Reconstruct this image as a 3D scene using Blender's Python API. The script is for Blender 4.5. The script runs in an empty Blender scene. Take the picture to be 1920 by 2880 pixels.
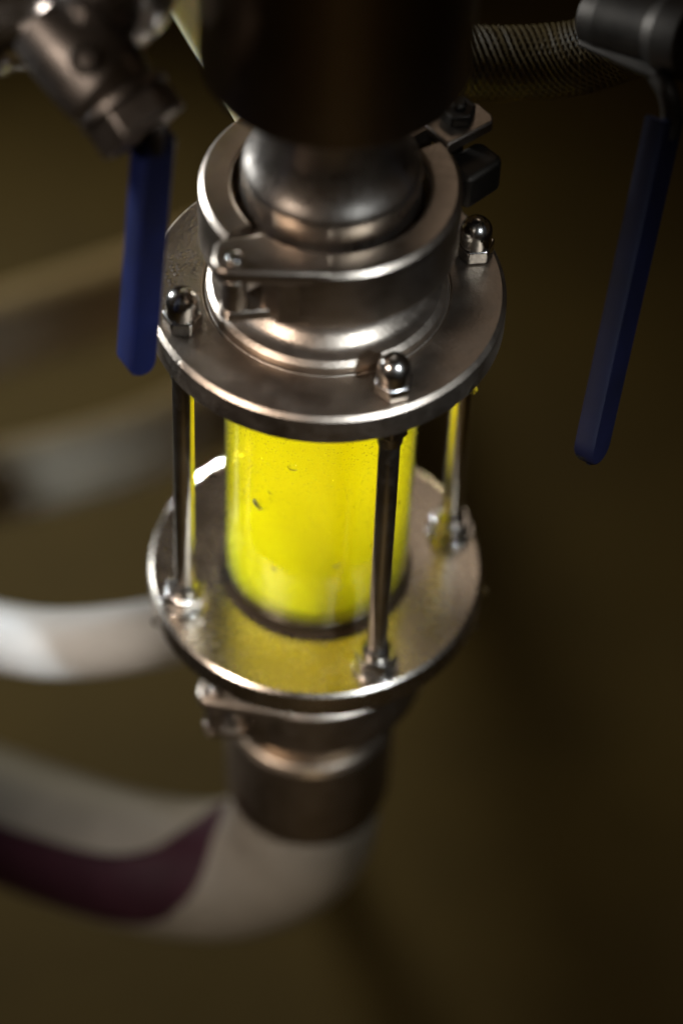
import bpy, bmesh, math, random
from mathutils import Vector, Matrix
rnd = random.Random(7)
S = bpy.context.scene
R = math.radians

# ------------------------------------------------------------------ camera
cam = bpy.data.cameras.new('camera')
cam.sensor_fit = 'VERTICAL'; cam.sensor_height = 36.0; cam.lens = 113.99
cam.clip_start = 0.02; cam.clip_end = 50
cam.dof.use_dof = True; cam.dof.focus_distance = 0.906; cam.dof.aperture_fstop = 3.8
cam.dof.aperture_blades = 0
camo = bpy.data.objects.new('camera', cam); S.collection.objects.link(camo)
fwd = Vector((0, 0.64641739, -0.76298399)); cx = Vector((0.99882953, 0.03690478, 0.03126657)); cy = Vector((-0.04836901, 0.76209094, 0.64566078))
M = Matrix((cx, cy, -fwd)).transposed().to_4x4(); M.translation = (0.00709096, -0.62866659, 0.64544018)
camo.matrix_world = M
S.camera = camo

# ------------------------------------------------------------------ world and lamps
W = bpy.data.worlds.new('World'); S.world = W; W.use_nodes = True
W.node_tree.nodes['Background'].inputs[0].default_value = (0.018, 0.0115, 0.0055, 1)
W.node_tree.nodes['Background'].inputs[1].default_value = 1.0

def area(name, loc, target, sx, sy, power, col, spread=180):
    l = bpy.data.lights.new(name, 'AREA'); l.shape = 'RECTANGLE'; l.size = sx; l.size_y = sy
    l.energy = power; l.color = col; l.spread = R(spread)
    o = bpy.data.objects.new(name, l); S.collection.objects.link(o)
    o.location = loc
    o.rotation_euler = (Vector(target) - Vector(loc)).to_track_quat('-Z', 'Y').to_euler()
    return o
# a cool window high behind, a low lamp behind the glass plus added beams, two lamps either side in front, one dim lamp far back
area('window_light', (-0.95, 0.55, 0.20), (-0.08, 0, -0.03), 0.14, 0.10, 0.55, (0.82, 0.91, 1.0), 26)
area('low_back_beam', (-0.24, 0.60, -0.20), (0, 0, -0.066), 0.06, 0.06, 0.04, (1.0, 0.88, 0.54), 9)
area('low_back_beam', (-0.26, 0.64, -0.19), (-0.030, 0.046, -0.131), 0.03, 0.02, 0.22, (0.85, 0.93, 1.0), 2.6)  # narrow beam added only for the glint on the lower flange's rear rim
area('low_back_beam', (0.25, 0.60, -0.20), (0, 0, -0.066), 0.05, 0.05, 0.075, (1.0, 0.89, 0.54), 9)  # added fill beam, evens out the beer from the right
area('front_lamp', (-0.75, -0.66, 0.62), (-0.03, 0, -0.11), 0.10, 0.10, 0.20, (1.0, 0.87, 0.78), 17)
area('front_lamp', (0.55, -0.66, 0.66), (-0.035, 0, -0.11), 0.09, 0.09, 0.115, (0.76, 0.88, 1.0), 12)
area('floor_fill', (-0.35, 0.95, -0.25), (-0.02, 0.30, -0.72), 0.20, 0.20, 0.62, (1.0, 0.84, 0.46), 85)  # unseen fill added to light the floor behind
area('floor_fill', (0.15, -1.00, -0.10), (0.0, -0.55, -0.72), 0.25, 0.25, 1.35, (1.0, 0.82, 0.58), 110)  # unseen fill added so the metal sides reflect a lit front floor
area('room_light', (0.25, 1.2, 1.4), (0, 0.1, -0.1), 0.5, 0.4, 0.075, (1.0, 0.84, 0.70), 60)

S.view_settings.view_transform = 'Standard'; S.view_settings.look = 'None'
S.view_settings.exposure = 0.0; S.view_settings.gamma = 1.0
S.render.engine = 'CYCLES'
cyc = S.cycles
cyc.use_denoising = True
try: cyc.denoiser = 'OPENIMAGEDENOISE'
except Exception: pass
cyc.max_bounces = 14; cyc.diffuse_bounces = 4; cyc.glossy_bounces = 6; cyc.transmission_bounces = 8
cyc.volume_bounces = 8; cyc.transparent_max_bounces = 32
cyc.sample_clamp_indirect = 6.0
cyc.caustics_reflective = True; cyc.caustics_refractive = True

# ------------------------------------------------------------------ materials
def mat(name):
    m = bpy.data.materials.new(name); m.use_nodes = True
    nt = m.node_tree; b = nt.nodes.get('Principled BSDF')
    return m, nt, b
def node(nt, t, **kw):
    n = nt.nodes.new(t)
    for k, v in kw.items(): setattr(n, k, v)
    return n
def coords(nt, scale):
    tc = node(nt, 'ShaderNodeTexCoord'); mp = node(nt, 'ShaderNodeMapping')
    mp.inputs['Scale'].default_value = scale
    nt.links.new(tc.outputs['Object'], mp.inputs[0]); return mp.outputs[0]
def noise(nt, vec, scale, detail=4, rough=.55):
    n = node(nt, 'ShaderNodeTexNoise'); n.inputs['Scale'].default_value = scale
    n.inputs['Detail'].default_value = detail; n.inputs['Roughness'].default_value = rough
    nt.links.new(vec, n.inputs['Vector']); return n.outputs['Fac']
def ramp(nt, fac, stops):
    r = node(nt, 'ShaderNodeValToRGB'); e = r.color_ramp.elements
    while len(e) < len(stops): e.new(.5)
    for k, (p, c) in enumerate(stops):
        e[k].position = p; e[k].color = tuple(c) + (1,) if len(c) == 3 else c
    nt.links.new(fac, r.inputs[0]); return r.outputs[0]
def bump(nt, h, strength, dist, prev=None):
    b = node(nt, 'ShaderNodeBump'); b.inputs['Strength'].default_value = strength; b.inputs['Distance'].default_value = dist
    nt.links.new(h, b.inputs['Height'])
    if prev: nt.links.new(prev, b.inputs['Normal'])
    return b.outputs[0]
def steel(name, base=(.50, .465, .42), r0=.22, r1=.40, bs=.15, brushed=None, beads=0.0, var=.74):
    m, nt, b = mat(name)
    v = coords(nt, (1, 1, 1))
    n1 = noise(nt, v, 90, 6); n2 = noise(nt, v, 900, 4)
    lo = tuple(x * var for x in base)
    nt.links.new(ramp(nt, n1, [(.30, lo), (.62, base)]), b.inputs['Base Color'])
    b.inputs['Metallic'].default_value = 1
    rr = node(nt, 'ShaderNodeMapRange'); rr.inputs[1].default_value = .3; rr.inputs[2].default_value = .7
    rr.inputs[3].default_value = r0; rr.inputs[4].default_value = r1
    n3 = noise(nt, v, 380, 8, .65)
    r3 = node(nt, 'ShaderNodeMapRange'); r3.inputs[1].default_value = .35; r3.inputs[2].default_value = .65; r3.inputs[3].default_value = -.03; r3.inputs[4].default_value = .03
    nt.links.new(n3, r3.inputs[0])
    ra = node(nt, 'ShaderNodeMath', operation='ADD'); nt.links.new(rr.outputs[0], ra.inputs[0]); nt.links.new(r3.outputs[0], ra.inputs[1])
    nt.links.new(n1, rr.inputs[0]); nt.links.new(ra.outputs[0], b.inputs['Roughness'])
    nrm = bump(nt, n2, bs, .0003)
    if brushed:
        vb = coords(nt, brushed); nb = noise(nt, vb, 400, 3)
        nrm = bump(nt, nb, .12, .0004, nrm)
    if beads:
        vo = node(nt, 'ShaderNodeTexVoronoi'); vo.inputs['Scale'].default_value = 620
        nt.links.new(v, vo.inputs['Vector'])
        h = ramp(nt, vo.outputs['Distance'], [(.0, (1, 1, 1)), (.55, (0, 0, 0))])
        mk = ramp(nt, noise(nt, v, 55, 2), [(.47, (0, 0, 0)), (.60, (1, 1, 1))])
        sx = node(nt, 'ShaderNodeSeparateXYZ'); nt.links.new(v, sx.inputs[0])
        lr = node(nt, 'ShaderNodeMapRange'); lr.inputs[1].default_value = -.020; lr.inputs[2].default_value = -.034; nt.links.new(sx.outputs[0], lr.inputs[0])
        mk2 = node(nt, 'ShaderNodeMath', operation='MULTIPLY'); nt.links.new(mk, mk2.inputs[0]); nt.links.new(lr.outputs[0], mk2.inputs[1]); mk = mk2.outputs[0]
        mu = node(nt, 'ShaderNodeMath', operation='MULTIPLY')
        nt.links.new(h, mu.inputs[0]); nt.links.new(mk, mu.inputs[1])
        nrm = bump(nt, mu.outputs[0], beads, .0006, nrm)
    nt.links.new(nrm, b.inputs['Normal'])
    return m
def plain(name, col, rough=.5, metallic=0, bs=.1, nscale=120, var=.8, spec=.5):
    m, nt, b = mat(name); v = coords(nt, (1, 1, 1)); n = noise(nt, v, nscale, 5)
    nt.links.new(ramp(nt, n, [(.3, tuple(x * var for x in col)), (.68, col)]), b.inputs['Base Color'])
    b.inputs['Roughness'].default_value = rough; b.inputs['Metallic'].default_value = metallic
    b.inputs['Specular IOR Level'].default_value = spec
    nt.links.new(bump(nt, noise(nt, v, nscale * 8, 3), bs, .0004), b.inputs['Normal'])
    return m
MS_flange = steel('flange_steel', (.35, .285, .225), r0=.34, r1=.44, bs=.34, beads=.5)
MS_plate = steel('plate_steel', (.50, .43, .35), .24, .28, .05, var=.88)
MS_clamp = steel('clamp_steel', (.36, .295, .235), .32, .39, .26)
MS_pipe = steel('pipe_steel', (.24, .19, .145), .32, .36, .03, brushed=(1, 1, .02), var=.92)
MS_neck = steel('neck_steel', (.50, .43, .36), .28, .33, .04, var=.88)
MS_rod = steel('rod_steel', (.72, .66, .58), .18, .23, .03, brushed=(1, 1, .02), var=.93)
MS_nut = steel('nut_steel', (.52, .48, .43), .16, .26, .06)
MS_dark = steel('dark_steel', (.06, .05, .04), .50, .60, .12)
MS_valve = steel('valve_steel', (.30, .26, .225), .40, .50, .15)
MS_fit = steel('fitting_steel', (.30, .24, .18), .36, .42, .06, var=.85)
M_rubber = plain('black_rubber', (.020, .011, .004), .7, spec=.12)
M_blue = plain('blue_vinyl', (.0020, .0070, .058), .5, bs=.12, nscale=70, var=.55, spec=.5)
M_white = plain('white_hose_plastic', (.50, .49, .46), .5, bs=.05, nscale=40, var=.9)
M_blue_shaded = plain('blue_vinyl_shaded', (.0030, .0034, .017), .55, bs=.12, nscale=70, var=.55, spec=.3)  # right lever's blue vinyl, with its dimmer light put into the colour
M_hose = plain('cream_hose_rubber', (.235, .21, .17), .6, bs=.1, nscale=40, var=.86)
M_stripe = plain('purple_hose_stripe', (.040, .012, .020), .6, bs=.1, nscale=60, var=.7, spec=.2)
M_pale = plain('milky_plastic', (.85, .80, .55), .35, bs=.05, nscale=60, var=.95)
pb = M_pale.node_tree.nodes['Principled BSDF']; pb.inputs['Subsurface Weight'].default_value = 1; pb.inputs['Subsurface Radius'].default_value = (1, .9, .6); pb.inputs['Subsurface Scale'].default_value = .012
M_braid = plain('braid_strand', (.085, .055, .017), .6, bs=.1, spec=.15)
M_tube = plain('amber_hose', (.022, .014, .005), .5, bs=.1)

# concrete floor
M_floor, nt, b = mat('brewery_floor')
v = coords(nt, (1, 1, 1))
c1 = ramp(nt, noise(nt, v, 3.2, 6, .6), [(.32, (.040, .026, .004)), (.52, (.072, .050, .009)), (.70, (.125, .090, .022))])
nt.links.new(c1, b.inputs['Base Color']); b.inputs['Roughness'].default_value = .7
nt.links.new(bump(nt, noise(nt, v, 60, 5), .3, .004), b.inputs['Normal'])

# glass: thin clear wall with a fogged film of condensation
M_glass, nt, b = mat('fogged_glass'); nt.nodes.remove(b)
out = nt.nodes['Material Output']
v = coords(nt, (1, 1, 1))
vo = node(nt, 'ShaderNodeTexVoronoi'); vo.inputs['Scale'].default_value = 780; nt.links.new(v, vo.inputs['Vector'])
hb = ramp(nt, vo.outputs['Distance'], [(0, (1, 1, 1)), (.7, (0, 0, 0))])
hn = bump(nt, hb, .35, .0006)
lw = node(nt, 'ShaderNodeLayerWeight')
fp = node(nt, 'ShaderNodeMath', operation='POWER'); nt.links.new(lw.outputs['Facing'], fp.inputs[0]); fp.inputs[1].default_value = 5
fr = node(nt, 'ShaderNodeMath', operation='MULTIPLY_ADD'); nt.links.new(fp.outputs[0], fr.inputs[0]); fr.inputs[1].default_value = .96; fr.inputs[2].default_value = .035
tr = node(nt, 'ShaderNodeBsdfTransparent'); tr.inputs[0].default_value = (.97, .98, .96, 1)
gl = node(nt, 'ShaderNodeBsdfGlossy'); gl.inputs['Roughness'].default_value = .06
tl = node(nt, 'ShaderNodeBsdfTranslucent'); tl.inputs[0].default_value = (.95, .95, .93, 1)
nt.links.new(hn, tl.inputs['Normal'])
sz = node(nt, 'ShaderNodeSeparateXYZ'); nt.links.new(v, sz.inputs[0])
fz = node(nt, 'ShaderNodeMapRange'); fz.inputs[1].default_value = .045; fz.inputs[2].default_value = .10; fz.inputs[3].default_value = .35; fz.inputs[4].default_value = 1.0
nt.links.new(sz.outputs[2], fz.inputs[0])
fog0 = ramp(nt, noise(nt, v, 60, 5), [(.35, (.03, .03, .03)), (.65, (.06, .06, .06))])
m1 = node(nt, 'ShaderNodeMixShader'); fm = node(nt, 'ShaderNodeMath', operation='MULTIPLY'); nt.links.new(fog0, fm.inputs[0]); nt.links.new(fz.outputs[0], fm.inputs[1]); fog = fm.outputs[0]
nt.links.new(fog, m1.inputs[0]); nt.links.new(tr.outputs[0], m1.inputs[1]); nt.links.new(tl.outputs[0], m1.inputs[2])
m2 = node(nt, 'ShaderNodeMixShader'); nt.links.new(fr.outputs[0], m2.inputs[0]); nt.links.new(m1.outputs[0], m2.inputs[1]); nt.links.new(gl.outputs[0], m2.inputs[2])
nt.links.new(m2.outputs[0], out.inputs['Surface'])

# beer: hazy yellow liquid, lit through by the low beams behind it
M_beer, nt, b = mat('hazy_beer'); nt.nodes.remove(b)
vs = node(nt, 'ShaderNodeVolumeScatter'); vs.inputs['Color'].default_value = (1, 1, .06, 1); vs.inputs['Density'].default_value = 27
vs.inputs['Anisotropy'].default_value = .0
va_ = node(nt, 'ShaderNodeVolumeAbsorption'); va_.inputs['Color'].default_value = (.915, .89, 0, 1); va_.inputs['Density'].default_value = 130
ad = node(nt, 'ShaderNodeAddShader'); nt.links.new(vs.outputs[0], ad.inputs[0]); nt.links.new(va_.outputs[0], ad.inputs[1])
nt.links.new(ad.outputs[0], nt.nodes['Material Output'].inputs['Volume'])

# clear water
M_water, nt, b = mat('water'); nt.nodes.remove(b)
g = node(nt, 'ShaderNodeBsdfGlass'); g.inputs['IOR'].default_value = 1.15; g.inputs['Roughness'].default_value = .02
nt.links.new(g.outputs[0], nt.nodes['Material Output'].inputs['Surface'])

# ------------------------------------------------------------------ helpers
def finish(name, bm, m, parent=None, angle=38, bevel=0, kind=None, label=None):
    bmesh.ops.recalc_face_normals(bm, faces=bm.faces)
    me = bpy.data.meshes.new(name); bm.to_mesh(me); bm.free()
    for p in me.polygons: p.use_smooth = True
    me.set_sharp_from_angle(angle=R(angle))
    me.materials.append(m)
    o = bpy.data.objects.new(name, me); S.collection.objects.link(o)
    if parent is not None:
        o.parent = parent
        root = parent
        off = Vector(parent.location)
        while root.parent: root = root.parent; off += Vector(root.location)
        o.location = -off if parent.type == 'EMPTY' else (0, 0, 0)
    if bevel:
        bv = o.modifiers.new('bevel', 'BEVEL'); bv.width = bevel; bv.segments = 3; bv.limit_method = 'ANGLE'; bv.angle_limit = R(30)
        bv.harden_normals = False
    if kind: o['kind'] = kind
    if label: o['label'] = label
    return o
def thing(name, label, cat, loc=(0, 0, 0), group=None):
    o = bpy.data.objects.new(name, None); S.collection.objects.link(o); o.location = loc
    o.empty_display_size = .01
    o['label'] = label; o['category'] = cat
    if group: o['group'] = group
    return o
def tag(o, label, cat, group=None):
    o['label'] = label; o['category'] = cat
    if group: o['group'] = group
    return o
def fillet(pts):
    """pts: (r, z[, radius]) -> polyline with rounded corners"""
    out = []
    n = len(pts)
    for i, p in enumerate(pts):
        rad = p[2] if len(p) > 2 else 0
        P = Vector(p[:2])
        if rad == 0 or i in (0, n - 1): out.append(P); continue
        A = Vector(pts[i - 1][:2]); B = Vector(pts[i + 1][:2])
        u = (A - P).normalized(); w = (B - P).normalized()
        ang = u.angle(w)
        if ang > 3.1: out.append(P); continue
        t = min(rad / math.tan(ang / 2), (A - P).length * .49, (B - P).length * .49)
        p0 = P + u * t; p1 = P + w * t
        for k in range(6):
            s = k / 5
            out.append((p0 * (1 - s) + P * s) * (1 - s) + (P * (1 - s) + p1 * s) * s)
    return [(q.x, q.y) for q in out]
def lathe(bm, prof, segs=96, centre=(0, 0), closed=False, mtx=None):
    rings = []
    for r, z in prof:
        if r < 1e-7:
            rings.append([bm.verts.new((centre[0], centre[1], z))])
        else:
            rings.append([bm.verts.new((centre[0] + r * math.cos(2 * math.pi * k / segs), centre[1] + r * math.sin(2 * math.pi * k / segs), z)) for k in range(segs)])
    pairs = list(zip(rings, rings[1:])) + ([(rings[-1], rings[0])] if closed else [])
    for a, b in pairs:
        for k in range(segs):
            k2 = (k + 1) % segs
            f = [a[k % len(a)]] + ([a[k2]] if len(a) > 1 else []) + ([b[k2]] if len(b) > 1 else []) + [b[k % len(b)]]
            if len(f) > 2:
                try: bm.faces.new(f)
                except ValueError: pass
    if mtx is not None: bmesh.ops.transform(bm, matrix=mtx, verts=bm.verts)
    return bm
def solid_lathe(name, prof, m, parent=None, segs=96, centre=(0, 0), closed=False, mtx=None, **kw):
    return finish(name, lathe(bmesh.new(), fillet(prof) if not closed else fillet_closed(prof), segs, centre, closed, mtx), m, parent, **kw)
def fillet_closed(pts):
    n = len(pts)
    ext = [pts[-1]] + list(pts) + [pts[0]]
    return fillet([(*e[:2], e[2] if len(e) > 2 else 0) for e in ext])[1:-1]
def sweep_arc(name, prof, a0, a1, m, parent, n=64, **kw):
    bm = bmesh.new(); prof = fillet_closed(prof); rings = []
    for k in range(n + 1):
        a = R(a0 + (a1 - a0) * k / n)
        rings.append([bm.verts.new((r * math.cos(a), r * math.sin(a), z)) for r, z in prof])
    q = len(prof)
    for A, B in zip(rings, rings[1:]):
        for k in range(q): bm.faces.new((A[k], A[(k + 1) % q], B[(k + 1) % q], B[k]))
    bm.faces.new(rings[0]); bm.faces.new(list(reversed(rings[-1])))
    return finish(name, bm, m, parent, **kw)
def prism(name, poly, z0, z1, m, parent, bevel=.0004, mtx=None, **kw):
    bm = bmesh.new()
    a = [bm.verts.new((x, y, z0)) for x, y in poly]; b = [bm.verts.new((x, y, z1)) for x, y in poly]
    bm.faces.new(list(reversed(a))); bm.faces.new(b)
    n = len(poly)
    for k in range(n): bm.faces.new((a[k], a[(k + 1) % n], b[(k + 1) % n], b[k]))
    if mtx is not None: bmesh.ops.transform(bm, matrix=mtx, verts=bm.verts)
    return finish(name, bm, m, parent, bevel=bevel, **kw)
def along(p0, p1, twist=0):
    """matrix whose local Z runs from p0 towards p1"""
    p0 = Vector(p0); d = Vector(p1) - p0
    return Matrix.Translation(p0) @ d.to_track_quat('Z', 'Y').to_matrix().to_4x4() @ Matrix.Rotation(twist, 4, 'Z')
def hexpoly(r, a0=0, c=(0, 0)): return [(c[0] + r * math.cos(R(a0 + 60 * k)), c[1] + r * math.sin(R(a0 + 60 * k))) for k in range(6)]
def spline(pts, per=14):
    pts = [Vector(p) for p in pts]; out = []
    ext = [2 * pts[0] - pts[1]] + pts + [2 * pts[-1] - pts[-2]]
    for i in range(1, len(ext) - 2):
        p0, p1, p2, p3 = ext[i - 1:i + 3]
        for k in range(per):
            t = k / per
            out.append(.5 * ((2 * p1) + (p2 - p0) * t + (2 * p0 - 5 * p1 + 4 * p2 - p3) * t * t + (3 * p1 - p0 - 3 * p2 + p3) * t ** 3))
    out.append(pts[-1]); return out
def frames(path, up=Vector((0, 0, 1))):
    fr = []; n = None
    for i, p in enumerate(path):
        t = (path[min(i + 1, len(path) - 1)] - path[max(i - 1, 0)]).normalized()
        if n is None:
            n = up - t * up.dot(t)
            if n.length < 1e-4: n = Vector((0, -1, 0)) - t * t.y * -1
        else: n = n - t * n.dot(t)
        n = n.normalized(); fr.append((p, t, n.copy(), t.cross(n)))
    return fr
def tube(bm, path, rad, segs=32, caps=True, fr=None):
    fr = fr or frames(path); rings = []
    for i, (p, t, n, b) in enumerate(fr):
        r = rad(i / (len(fr) - 1)) if callable(rad) else rad
        rings.append([bm.verts.new(p + (n * math.cos(2 * math.pi * k / segs) + b * math.sin(2 * math.pi * k / segs)) * r) for k in range(segs)])
    for A, B in zip(rings, rings[1:]):
        for k in range(segs): bm.faces.new((A[k], A[(k + 1) % segs], B[(k + 1) % segs], B[k]))
    if caps: bm.faces.new(list(reversed(rings[0]))); bm.faces.new(rings[-1])
    return bm

# ------------------------------------------------------------------ setting
bm = bmesh.new()
N = 24
gv = [[bm.verts.new((-4 + 8 * i / N, -3 + 8 * j / N, 0)) for j in range(N + 1)] for i in range(N + 1)]
for i in range(N):
    for j in range(N): bm.faces.new((gv[i][j], gv[i + 1][j], gv[i + 1][j + 1], gv[i][j + 1]))
fl = finish('floor', bm, M_floor); fl.location.z = -0.72; fl['kind'] = 'structure'; fl['label'] = 'dim olive brown concrete floor far below the pipework'

# ------------------------------------------------------------------ sight glass
ZL = -0.1215
sg = thing('sight_glass', 'stainless steel inline sight glass with two round flanges around a glowing yellow glass tube', 'sight glass', (0, 0, ZL - .011))
uf = solid_lathe('upper_flange', [(.0235, -.0105), (.0488, -.0105, .0008), (.0500, -.0093, .0006), (.0500, -.0013, .0004), (.0487, 0, .0004), (.0347, 0, .0004),
    (.0344, -.0006, .0003), (.0337, -.0004, .0006), (.0334, .0022, .0008), (.0318, .0036, .0008), (.0285, .0042, .004), (.0248, .0080, .006), (.0242, .0150, .003), (.0242, .0262), (.0258, .0288), (.0258, .0309), (.0205, .0309), (.0205, -.0105), (.0235, -.0105)],
    MS_flange, sg, 160)
lf = solid_lathe('lower_flange', [(.0205, ZL), (.0499, ZL, .0004), (.0510, ZL - .0011, .0004), (.0510, ZL - .0090, .0006), (.0498, ZL - .0102, .0006), (.030, ZL - .0102, .0005), (.0262, ZL - .013, .004), (.0245, ZL - .020, .003), (.0245, ZL - .0335), (.0205, ZL - .0335), (.0205, ZL)],
    MS_plate, sg, 160)
solid_lathe('gasket', [(.0281, ZL + .0003), (.0294, ZL + .0003, .0006), (.0294, ZL + .0014, .0008), (.0281, ZL + .0016), (.0281, ZL + .0003)], M_rubber, sg, 96)
solid_lathe('seat_ring', [(.0206, ZL + .0003), (.0276, ZL + .0003), (.0276, ZL + .0042, .0004), (.0262, ZL + .0036, .001), (.0206, ZL + .0012), (.0206, ZL + .0003)], M_rubber, sg, 96)
solid_lathe('gasket', [(.0281, -.0109), (.0300, -.0109, .001), (.0300, -.0135, .001), (.0284, -.0140), (.0281, -.0140), (.0281, -.0109)], M_rubber, sg, 96)
solid_lathe('glass_tube', [(.0280, -.0112), (.0280, ZL + .0008), (.0277, ZL + .0008), (.0277, -.0112), (.0280, -.0112)], M_glass, sg, 128)
RODS = [(21, .0436), (114, .0425), (204, .0425), (297, .0425)]
for i, (a, rr) in enumerate(RODS):
    c = (rr * math.cos(R(a)), rr * math.sin(R(a)))
    rod = solid_lathe('tie_rod', [(0, ZL - .016), (.0029, ZL - .016, .0004), (.0031, ZL - .0155), (.0031, .0045), (.0028, .005), (0, .005)], MS_rod, sg, 32, c)
    tw = (10, 35, 0, 22)[i]
    # acorn nut: hexagon, collar and dome
    hx = prism('cap_nut', hexpoly(.0056, tw, c), .0002, .0048, MS_nut, rod, .0005)
    hx.location = (0, 0, 0)
    solid_lathe('dome', [(.0046, .0047), (.0046, .0084, .0003)] + [(.0046 * math.cos(R(q)), .0086 + .0047 * math.sin(R(q))) for q in range(10, 90, 10)] + [(0, .0133)], MS_nut, rod, 40, c)
    # nut and collar under the upper flange
    prism('lock_nut', hexpoly(.0054, tw + 14, c), -.0160, -.0107, MS_nut, rod, .0006)
    solid_lathe('collar', [(.0031, -.0205), (.0037, -.0205, .0004), (.0039, -.0172, .0005), (.0039, -.0158), (.0031, -.0158)], MS_nut, rod, 32, c)
    # washer, hex nut and collar on the lower flange
    solid_lathe('washer', [(.0031, ZL + .0002), (.0073, ZL + .0002, .0003), (.0073, ZL + .0013, .0004), (.0031, ZL + .0013)], MS_nut, rod, 40, c)
    prism('hex_nut', hexpoly(.0065, tw + 30, c), ZL + .0014, ZL + .0064, MS_nut, rod, .0005)
    solid_lathe('collar', [(.0031, ZL + .0061), (.0044, ZL + .0061, .0004), (.0042, ZL + .0088, .0007), (.0031, ZL + .0104)], MS_nut, rod, 32, c)
    # end nut under the lower flange
    prism('end_nut', hexpoly(.0056, tw, c), ZL - .0152, ZL - .0104, MS_nut, rod, .0005)

# beer inside
beer = solid_lathe('beer', [(0, -.0118), (.0275, -.0118), (.0275, ZL + .0050), (.0266, ZL + .0040), (.0206, ZL + .0010), (.0203, ZL - .012), (0, ZL - .012)], M_beer, None, 96)
tag(beer, 'hazy bright yellow beer filling the glass tube between the two flanges', 'beer')

# fine condensation on the upper part of the glass
bm = bmesh.new(); tpl = bmesh.new(); bmesh.ops.create_icosphere(tpl, subdivisions=1, radius=1)
tv = [v_.co.copy() for v_ in tpl.verts]; tf = [[q.index for q in f.verts] for f in tpl.faces]; tpl.free()
for k in range(3400):
    z = -.013 - .062 * rnd.random() ** 1.7; a = R(rnd.uniform(168, 372)); w = rnd.uniform(.00016, .00034) * (1.15 - .5 * (-z / .075))
    vs_ = []
    for c in tv:
        aa = a + c.x * w / .028; rr = .0280 + max(c.y, -.2) * w * .6
        vs_.append(bm.verts.new((rr * math.cos(aa), rr * math.sin(aa), z + c.z * w * 1.1)))
    for f in tf: bm.faces.new([vs_[q] for q in f])
M_bead = M_water.copy(); M_bead.name = 'water_beads'; M_bead.node_tree.nodes['Glass BSDF'].inputs['IOR'].default_value = 1.33
finish('condensation', bm, M_bead, sg, kind='stuff')

# large drops on the outside of the glass
def drop(a, z, w, h, label, r=.0280, bulge=.20):
    bm = bmesh.new(); bmesh.ops.create_icosphere(bm, subdivisions=3, radius=1)
    for vtx in bm.verts:
        x, y, q = vtx.co
        sag = 1 + .18 * (-q)
        wob = 1 + .07 * math.sin(3 * math.atan2(q, x) + a)
        lx = x * w * sag * wob; lz = q * h * wob - .15 * h * (1 - x * x); ly = max(y, -.25) * w * bulge
        aa = R(a) + lx / r
        rr = r + ly
        vtx.co = (rr * math.cos(aa), rr * math.sin(aa), z + lz)
    o = finish('water_drop', bm, M_water)
    return tag(o, label, 'water drop', 'water drops on the sight glass')
drop(-105.1, -.0461, .00150, .0014, 'tear shaped water drop highest on the yellow glass')
drop(-127.8, -.0682, .00185, .0022, 'largest water drop on the left side of the yellow glass')
drop(-119.1, -.0604, .00075, .0008, 'tiny water drop just above the largest drop on the glass')
drop(-115.0, -.0936, .00100, .0012, 'small water drop low on the left half of the glass')
drop(-76.7, -.0883, .00130, .0013, 'water drop low on the glass, left of the front tie rod')
drop(-54.0, -.0840, .00070, .0008, 'tiny water drop close beside the front tie rod')
drop(-32.7, -.0734, .00060, .0009, 'small water drop on the glass right of the front tie rod')
def rim_drop(p, r, label):
    bm = bmesh.new(); bmesh.ops.create_icosphere(bm, subdivisions=3, radius=r)
    for vtx in bm.verts: vtx.co.z *= 1.25 if vtx.co.z < 0 else .9; vtx.co += Vector(p)
    o = finish('water_drop', bm, M_water); return tag(o, label, 'water drop', 'water drops on the flange rims')
def rim(a, z, rad): return (rad * math.cos(R(a)), rad * math.sin(R(a)), z)
rim_drop(rim(-4, ZL - .0045, .0515), .0017, 'upper water drop hanging on the right rim of the lower flange')
rim_drop(rim(-18, ZL - .0065, .0515), .0014, 'lower water drop hanging on the right rim of the lower flange')
rim_drop(rim(203, ZL - .0070, .0515), .0015, 'water drop hanging on the left rim of the lower flange')
rim_drop(rim(-35, -.0080, .0505), .0012, 'water drop under the right edge of the upper flange')

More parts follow.
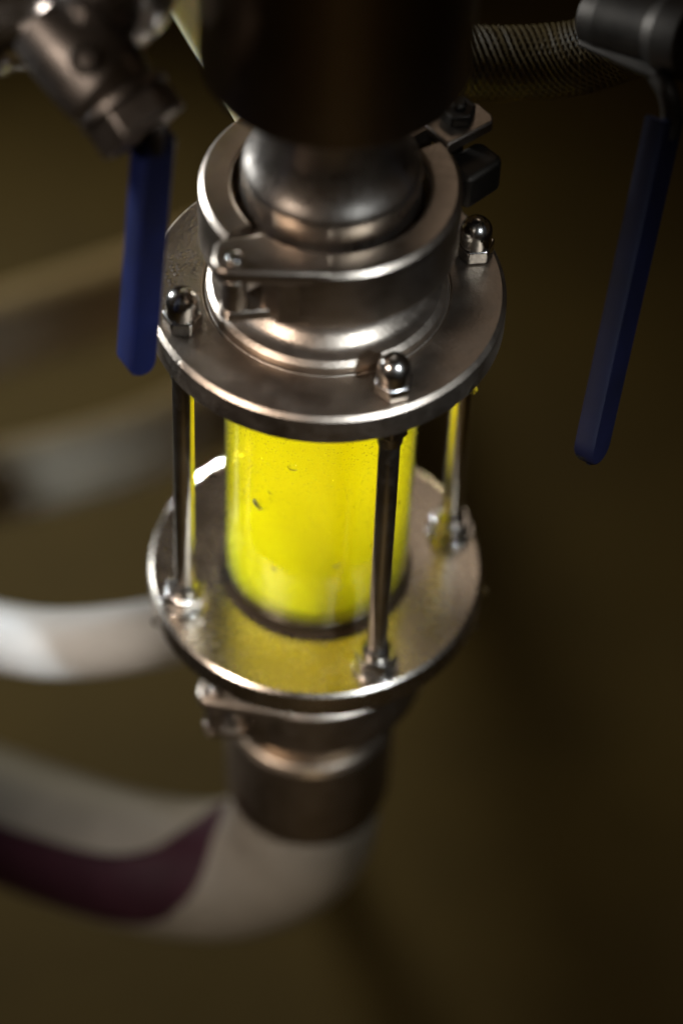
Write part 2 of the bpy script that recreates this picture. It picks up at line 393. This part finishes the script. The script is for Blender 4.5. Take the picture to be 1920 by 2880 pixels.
# ------------------------------------------------------------------ clamps
def clamp(z0, z1, rot, label, group, loc):
    t = thing('pipe_clamp', label, 'clamp', loc, group)
    h = z1 - z0
    prof = [(.0266, z1, .0024), (.0341, z1, .0006), (.0355, z1 - .0014, .0006), (.0355, z0 + .0010, .0010), (.0345, z0, .0008), (.0262, z0, .0008), (.0268, z0 + .003), (.0300, z0 + h * .42), (.0300, z0 + h * .58), (.0268, z1 - .003)]
    hin, lug = 230 + rot, 32 + rot          # hinge (front left) and bolt side (back right)
    rear = sweep_arc('rear_half', prof, lug + 9, hin - 10, MS_clamp, t, 72)
    front = sweep_arc('front_half', prof, hin + 12, lug + 360 - 1, MS_clamp, t, 72)
    rz = lambda x, y: (x * math.cos(R(rot)) - y * math.sin(R(rot)), x * math.sin(R(rot)) + y * math.cos(R(rot)))
    # forked hinge knuckle of the front half: two plates running off at a tangent
    poly = [(.002, -.0352), (-.0262, -.0360), (-.0288, -.0345), (-.0300, -.0315), (-.0296, -.0256), (-.0284, -.0238), (-.0186, -.0210), (-.0176, -.0202), (-.0112, -.0243), (-.0037, -.0266), (.002, -.0268)]
    poly = [rz(x, y) for x, y in poly]
    prism('hinge_plate', poly, z1 - .0046, z1 + .0002, MS_clamp, front, .0014)
    prism('hinge_block', [rz(x, y) for x, y in ((.004, -.0346), (-.0125, -.0350), (-.0125, -.0275), (.004, -.030))], z0 + .0002, z1 - .0040, MS_clamp, front, .0006)
    poly2 = [(-.0105, -.0316), (-.0250, -.0344)] + [(-.0243 + .0038 * math.cos(R(q)), -.0306 + .0038 * math.sin(R(q))) for q in range(250, 90, -20)] + [(-.0215, -.0262), (-.0160, -.0215), (-.0090, -.0270)]
    poly2 = [rz(x, y) for x, y in poly2]
    prism('hinge_plate', poly2, z0 - .0008, z0 + .0030, MS_clamp, front, .0008)
    c = rz(-.0240, -.0312)
    solid_lathe('hinge_pin', [(0, z0 - .0018), (.0016, z0 - .0018), (.0016, z1 - .0002), (.0024, z1 + .0001), (.0022, z1 + .0014, .0008), (.0008, z1 + .0020), (0, z1 + .0020)], MS_nut, t, 32, c)
    solid_lathe('hinge_knuckle', [(.0017, z0 + .0034), (.0036, z0 + .0034, .0004), (.0036, z1 - .0055, .0006), (.0017, z1 - .0052)], MS_clamp, rear, 32, c)
    # bolt side: two flat ears, a bolt with its nut through them
    cs = rz(.0390, .0215)
    ear = lambda ox, oy, w, l, ang: [(ox + u * math.cos(ang) - q * math.sin(ang), oy + u * math.sin(ang) + q * math.cos(ang)) for u, q in ((-l * .5, -w * .5), (l * .42, -w * .5), (l * .5, -w * .30), (l * .5, w * .30), (l * .42, w * .5), (-l * .5, w * .5))]
    a = R(40 + rot)
    e1 = rz(.0345, .0247)
    prism('clamp_ear', ear(e1[0], e1[1], 0.0098, .0175, a), z1 - .0030, z1 + .0010, MS_clamp, rear, .0007)
    e2 = rz(.0385, .0175)
    prism('clamp_ear', ear(e2[0], e2[1], .0105, .0140, R(45 + rot)), z1 - .0175, z1 - .0060, MS_dark, front, .0016)
    b0 = rz(.0335, .0265)
    bolt = solid_lathe('bolt', [(0, z1 - .016), (.0022, z1 - .016), (.0022, z1 + .0062), (.0016, z1 + .0068), (0, z1 + .0068)], MS_dark, t, 32, b0)
    prism('nut', hexpoly(.0050, 12, b0), z1 + .0012, z1 + .0050, MS_dark, bolt, .0006)
    return t
clamp(.0200, .0400, 0, 'upper hinged steel clamp ring around the pipe neck above the top flange', 'hinged pipe clamps', (0, 0, .02))
clamp(-.1725, -.1530, -9, 'lower hinged steel clamp ring under the bottom flange, out of focus', 'hinged pipe clamps', (0, 0, -.1725))

# ------------------------------------------------------------------ pipe above
pp = thing('steel_pipe', 'wide dark stainless steel pipe coming down into the upper clamp', 'pipe', (0, 0, .031))
solid_lathe('pipe_body', [(0, .0830), (.0338, .0830, .0014), (.0353, .0848, .0012), (.0353, .330)], MS_pipe, pp, 128)
solid_lathe('neck', [(.0170, .0832), (.0178, .0832), (.0180, .0690), (.0185, .0615), (.0194, .0565), (.0207, .0528), (.0222, .0502), (.0234, .0486), (.0240, .0474), (.0242, .0455), (.0242, .0400), (.0246, .0368), (.0258, .0350), (.0258, .0312), (.0170, .0312)], MS_neck, pp, 128, angle=60)

# ------------------------------------------------------------------ fitting and hose below
hf = thing('hose_fitting', 'dark round steel hose fitting below the lower clamp, joined to the white hose', 'fitting', (0, 0, -.236))
solid_lathe('neck', [(.0200, -.1560), (.0258, -.1560), (.0258, -.1640, .002), (.0225, -.1720, .003), (.0215, -.1900), (.0215, -.1960)], MS_fit, hf, 96)
solid_lathe('collar', [(.0200, -.1935), (.0255, -.1925, .0022), (.0274, -.1960, .0020), (.0272, -.2320, .0012), (.0262, -.2358, .0010), (.0225, -.2358)], MS_fit, hf, 96)

hp = spline([(0, 0, -.225), (0, 0, -.248), (-.0025, .0004, -.2690), (-.0140, .0020, -.2865), (-.0340, .0050, -.2990), (-.0660, .0170, -.3105), (-.1130, .0500, -.3370), (-.1600, .0850, -.3640), (-.2200, .120, -.395)], 24)
hfr = frames(hp, Vector((0, -1, 0)))
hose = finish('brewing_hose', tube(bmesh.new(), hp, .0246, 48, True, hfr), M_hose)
tag(hose, 'thick off-white brewing hose with purple stripe bending left below the fitting', 'hose')
# stripe: a strip lying on the hose
bm = bmesh.new(); rows = []
n0 = 64
for i in range(n0, len(hfr)):
    p, t, n, b = hfr[i]
    s = (i - n0) / (len(hfr) - 1 - n0)
    u = min(1, s / .42); ss = u * u * (3 - 2 * u)
    wdt = 66 * math.sqrt(1 - (1 - min(1, s / .36)) ** 2) + .5
    mid = 34 + 74 * (1 - ss)
    rows.append([bm.verts.new(p + (n * math.cos(R(q)) + b * math.sin(R(q))) * .0249) for q in [mid - wdt / 2 + wdt * k / 10 for k in range(11)]])
for A, B in zip(rows, rows[1:]):
    for k in range(10): bm.faces.new((A[k], A[k + 1], B[k + 1], B[k]))
st = finish('stripe', bm, M_stripe, hose, label='dark purple stripe along the white hose')
sm = st.modifiers.new('thickness', 'SOLIDIFY'); sm.thickness = .0006

h2 = spline([(-.220, .100, -.268), (-.1500, .060, -.2310), (-.1045, .0350, -.2108), (-.0819, .0283, -.2043), (-.0568, .0373, -.2096), (-.0369, .0680, -.2370), (-.0275, .1231, -.2964), (-.020, .26, -.47), (-.018, .36, -.72)], 12)
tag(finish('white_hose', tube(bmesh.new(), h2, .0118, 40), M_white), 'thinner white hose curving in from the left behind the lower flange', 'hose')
h3 = spline([(-.42, .20, -.43), (-.25, .225, -.405), (-.1462, .2461, -.3828), (-.114, .2528, -.3771), (-.0825, .2675, -.3778), (-.0557, .305, -.3984), (-.0229, .3885, -.4588), (.0, .55, -.62), (.01, .66, -.72)], 12)
tag(finish('grey_hose', tube(bmesh.new(), h3, .0165, 40), plain('grey_hose_rubber', (.46, .38, .27), .7)), 'dim blurred grey hose far behind, left of the glass tube', 'hose')

h4 = spline([(-.45, .36, -.51), (-.28, .37, -.48), (-.178, .392, -.456), (-.143, .402, -.448), (-.111, .425, -.454), (-.083, .462, -.475), (-.049, .540, -.527), (-.02, .66, -.63), (-.01, .74, -.72)], 10)
tag(finish('brown_hose', tube(bmesh.new(), h4, .0190, 40), plain('brown_hose_rubber', (.36, .28, .19), .7)), 'dim blurred brown hose farthest back, left of the upper flange', 'hose')

# ------------------------------------------------------------------ pale tube behind the pipe
tb = spline([(-.0075, .0415, .004), (-.0130, .0417, .0142), (-.0194, .0421, .0276), (-.0280, .0416, .0468), (-.0392, .0408, .0724), (-.0500, .039, .098), (-.062, .036, .13)], 8)
tag(finish('pale_tube', tube(bmesh.new(), tb, lambda s: .0098, 40), M_pale), 'pale yellowish tube rising behind the wide steel pipe', 'tube')

# ------------------------------------------------------------------ left valve and blue lever
tl_ = thing('steel_tube', 'shiny blurred stainless tube crossing the top left corner', 'tube', (-.0715, .0209, .088))
tp = spline([(-.30, .005, .075), (-.1157, .0060, .0822), (-.0877, .0090, .0850), (-.0720, .0100, .0870), (-.0600, .0070, .0930), (-.0550, .0010, .1050), (-.054, -.004, .125), (-.054, -.005, .16)], 12)
finish('tube_body', tube(bmesh.new(), tp, .0150, 48), steel('tube_steel', (.62, .61, .60), .20, .28, .05), tl_)
solid_lathe('ferrule_ring', [(.0150, -.0030), (.0178, -.0030, .0008), (.0178, .0030, .0008), (.0150, .0030)], MS_valve, tl_, 64, mtx=along((-.0950, .0082, .0843), (-.0720, .0105, .0868)))

vl = thing('ball_valve', 'blurred steel ball valve at upper left with a blue lever hanging down', 'valve', (-.0567, -.0208, .0883))
va, vb, vr, vc = Vector((-.0735, -.0090, .1000)), Vector((-.0605, -.0191, .0924)), Vector((-.0525, -.0246, .0877)), Vector((-.0472, -.0299, .0833))
Lb = (vr - va).length
body = solid_lathe('valve_body', [(0, 0), (.0104, 0), (.0120, Lb * .30, .004), (.0126, Lb * .55, .004), (.0126, Lb * .80, .003), (.0104, Lb * .96), (0, Lb * .96)], MS_valve, vl, 48, mtx=along(va, vr))
solid_lathe('rim', [(.0070, -.0012), (.0128, -.0012, .0005), (.0128, .0010, .0005), (.0070, .0010)], MS_valve, vl, 48, mtx=along(vr, vc))
prism('hex_end', hexpoly(.0126, 20), .0012, .0096, MS_valve, vl, .0009, mtx=along(vr, vc))
cd = (camo.location - vb).normalized()
solid_lathe('port', [(.0026, .0090), (.0040, .0090), (.0040, .0136, .0006), (.0026, .0136), (.0024, .0095), (0, .0095)], MS_dark, body, 32, mtx=along(vb, vb + Vector((-.1, -.55, .8))))
def lever(parent, p0, p1, w0, w1, side, m, label, lip=.0068, name='handle'):
    """vinyl covered lever: a channel with folded edges, local Z from the top end down to the tip"""
    p0 = Vector(p0); p1 = Vector(p1); L = (p1 - p0).length
    zax = (p1 - p0).normalized(); xax = Vector(side); xax = (xax - zax * xax.dot(zax)).normalized(); yax = zax.cross(xax)
    mt = Matrix((xax, yax, zax)).transposed().to_4x4(); mt.translation = p0
    bm = bmesh.new(); rings = []
    n = 26
    for k in range(n + 1):
        s = 1 - (1 - k / n) ** 2.2; z = s * L
        w = w0 + (w1 - w0) * s
        e = min(1, (1 - s) * L / (w * .5)); cap = math.sqrt(max(0, 1 - (1 - e) ** 2)) if e < 1 else 1
        cap = max(cap, .05)
        w *= cap; th = .0021; d = lip * (cap ** .4)
        # U shaped section
        th *= cap ** .3; sec = [(-w / 2, 0), (-w / 2 + .0008, -th * .5), (w / 2 - .0008, -th * .5), (w / 2, 0), (w / 2, d), (w / 2 - .0012, d + .0004), (w / 2 - .0024, d), (w / 2 - .0026, th * .6), (-w / 2 + .0026, th * .6), (-w / 2 + .0024, d), (-w / 2 + .0012, d + .0004), (-w / 2, d)]
        rings.append([bm.verts.new(mt @ Vector((x, y, z))) for x, y in sec])
    q = 12
    for A, B in zip(rings, rings[1:]):
        for k in range(q): bm.faces.new((A[k], A[(k + 1) % q], B[(k + 1) % q], B[k]))
    bm.faces.new(rings[0]); bm.faces.new(list(reversed(rings[-1])))
    return finish(name, bm, m, parent, angle=50, label=label)
lh = lever(vl, (-.0434, -.0257, .0765), (-.0485, -.0380, .0015), .0092, .0084, (-.85, -.52, 0), M_blue, 'deep blue vinyl covered lever')
shank = tube(bmesh.new(), spline([(-.0470, -.0290, .0835), (-.0454, -.0262, .0815), (-.0452, -.0254, .0730)], 6), .0030, 16)
finish('lever_shank', shank, MS_dark, vl)

# ------------------------------------------------------------------ right valve and lever
vr_ = thing('ball_valve', 'dark steel ball valve at upper right corner with a long blue lever', 'valve', (.0856, .0171, .0654))
a0, a1 = Vector((.0690, .0440, .0640)), Vector((.0960, .0240, .0740))
solid_lathe('valve_body', [(0, 0), (.0090, 0, .001), (.0098, .006, .002), (.0098, .022, .003), (.0112, .026, .001), (.0112, .034, .001), (0, .034)], MS_dark, vr_, 48, mtx=along(a0, a1))
pc = [(.0645, .0352, .0611), (.0856, .0171, .0654), (.095, .0289, .0754), (.073, .0506, .0675)]
bm = bmesh.new(); nn = (Vector(pc[1]) - Vector(pc[0])).cross(Vector(pc[3]) - Vector(pc[0])).normalized() * .0022
A = [bm.verts.new(Vector(p) + nn * .5) for p in pc]; B = [bm.verts.new(Vector(p) - nn * .5) for p in pc]
bm.faces.new(A); bm.faces.new(list(reversed(B)))
for k in range(4): bm.faces.new((A[k], A[(k + 1) % 4], B[(k + 1) % 4], B[k]))
finish('stop_plate', bm, MS_dark, vr_, bevel=.0006)
finish('lever_shank', tube(bmesh.new(), spline([(.0850, .0190, .0665), (.0880, .0150, .0640), (.0900, .0142, .0560), (.0893, .0125, .0510)], 6), .0030, 16), MS_dark, vr_)
lever(vr_, (.0899, .0140, .0560), (.0766, -.0336, -.0310), .0135, .0115, (-.5, -.85, 0), M_blue_shaded, 'blue vinyl covered lever with shade in its colour', .0047)
tag(finish('steel_elbow', tube(bmesh.new(), spline([(.0935, .0420, .0640), (.1030, .0330, .0760), (.1090, .0330, .0920), (.110, .036, .13)], 8), .0085, 32), MS_valve), 'blurred steel elbow at the right edge above the dark valve', 'elbow')

# ------------------------------------------------------------------ braided hose
bp = spline([(-.010, .0950, .004), (.0150, .0900, .0055), (.0334, .0868, .0070), (.0536, .0838, .0105), (.0696, .0810, .0165), (.0840, .0760, .0290), (.0930, .0640, .045)], 14)
bh = thing('braided_hose', 'dark amber hose with a braided mesh behind the pipe at upper right', 'hose', tuple(bp[len(bp) // 2]))
bfr = frames(bp)
finish('hose_body', tube(bmesh.new(), bp, .0104, 32, True, bfr), M_tube, bh)
bm = bmesh.new()
ln = [0]
for p, q in zip(bp, bp[1:]): ln.append(ln[-1] + (q - p).length)
for d in (1, -1):
    for k in range(16):
        pth = []
        for i, (p, t, n, b) in enumerate(bfr):
            a = d * ln[i] / .034 * 2 * math.pi + 2 * math.pi * k / 16
            pth.append(p + (n * math.cos(a) + b * math.sin(a)) * (.0106 + .0001 * d))
        tube(bm, pth, .00042, 5, False)
finish('braid', bm, M_braid, bh, kind='stuff')
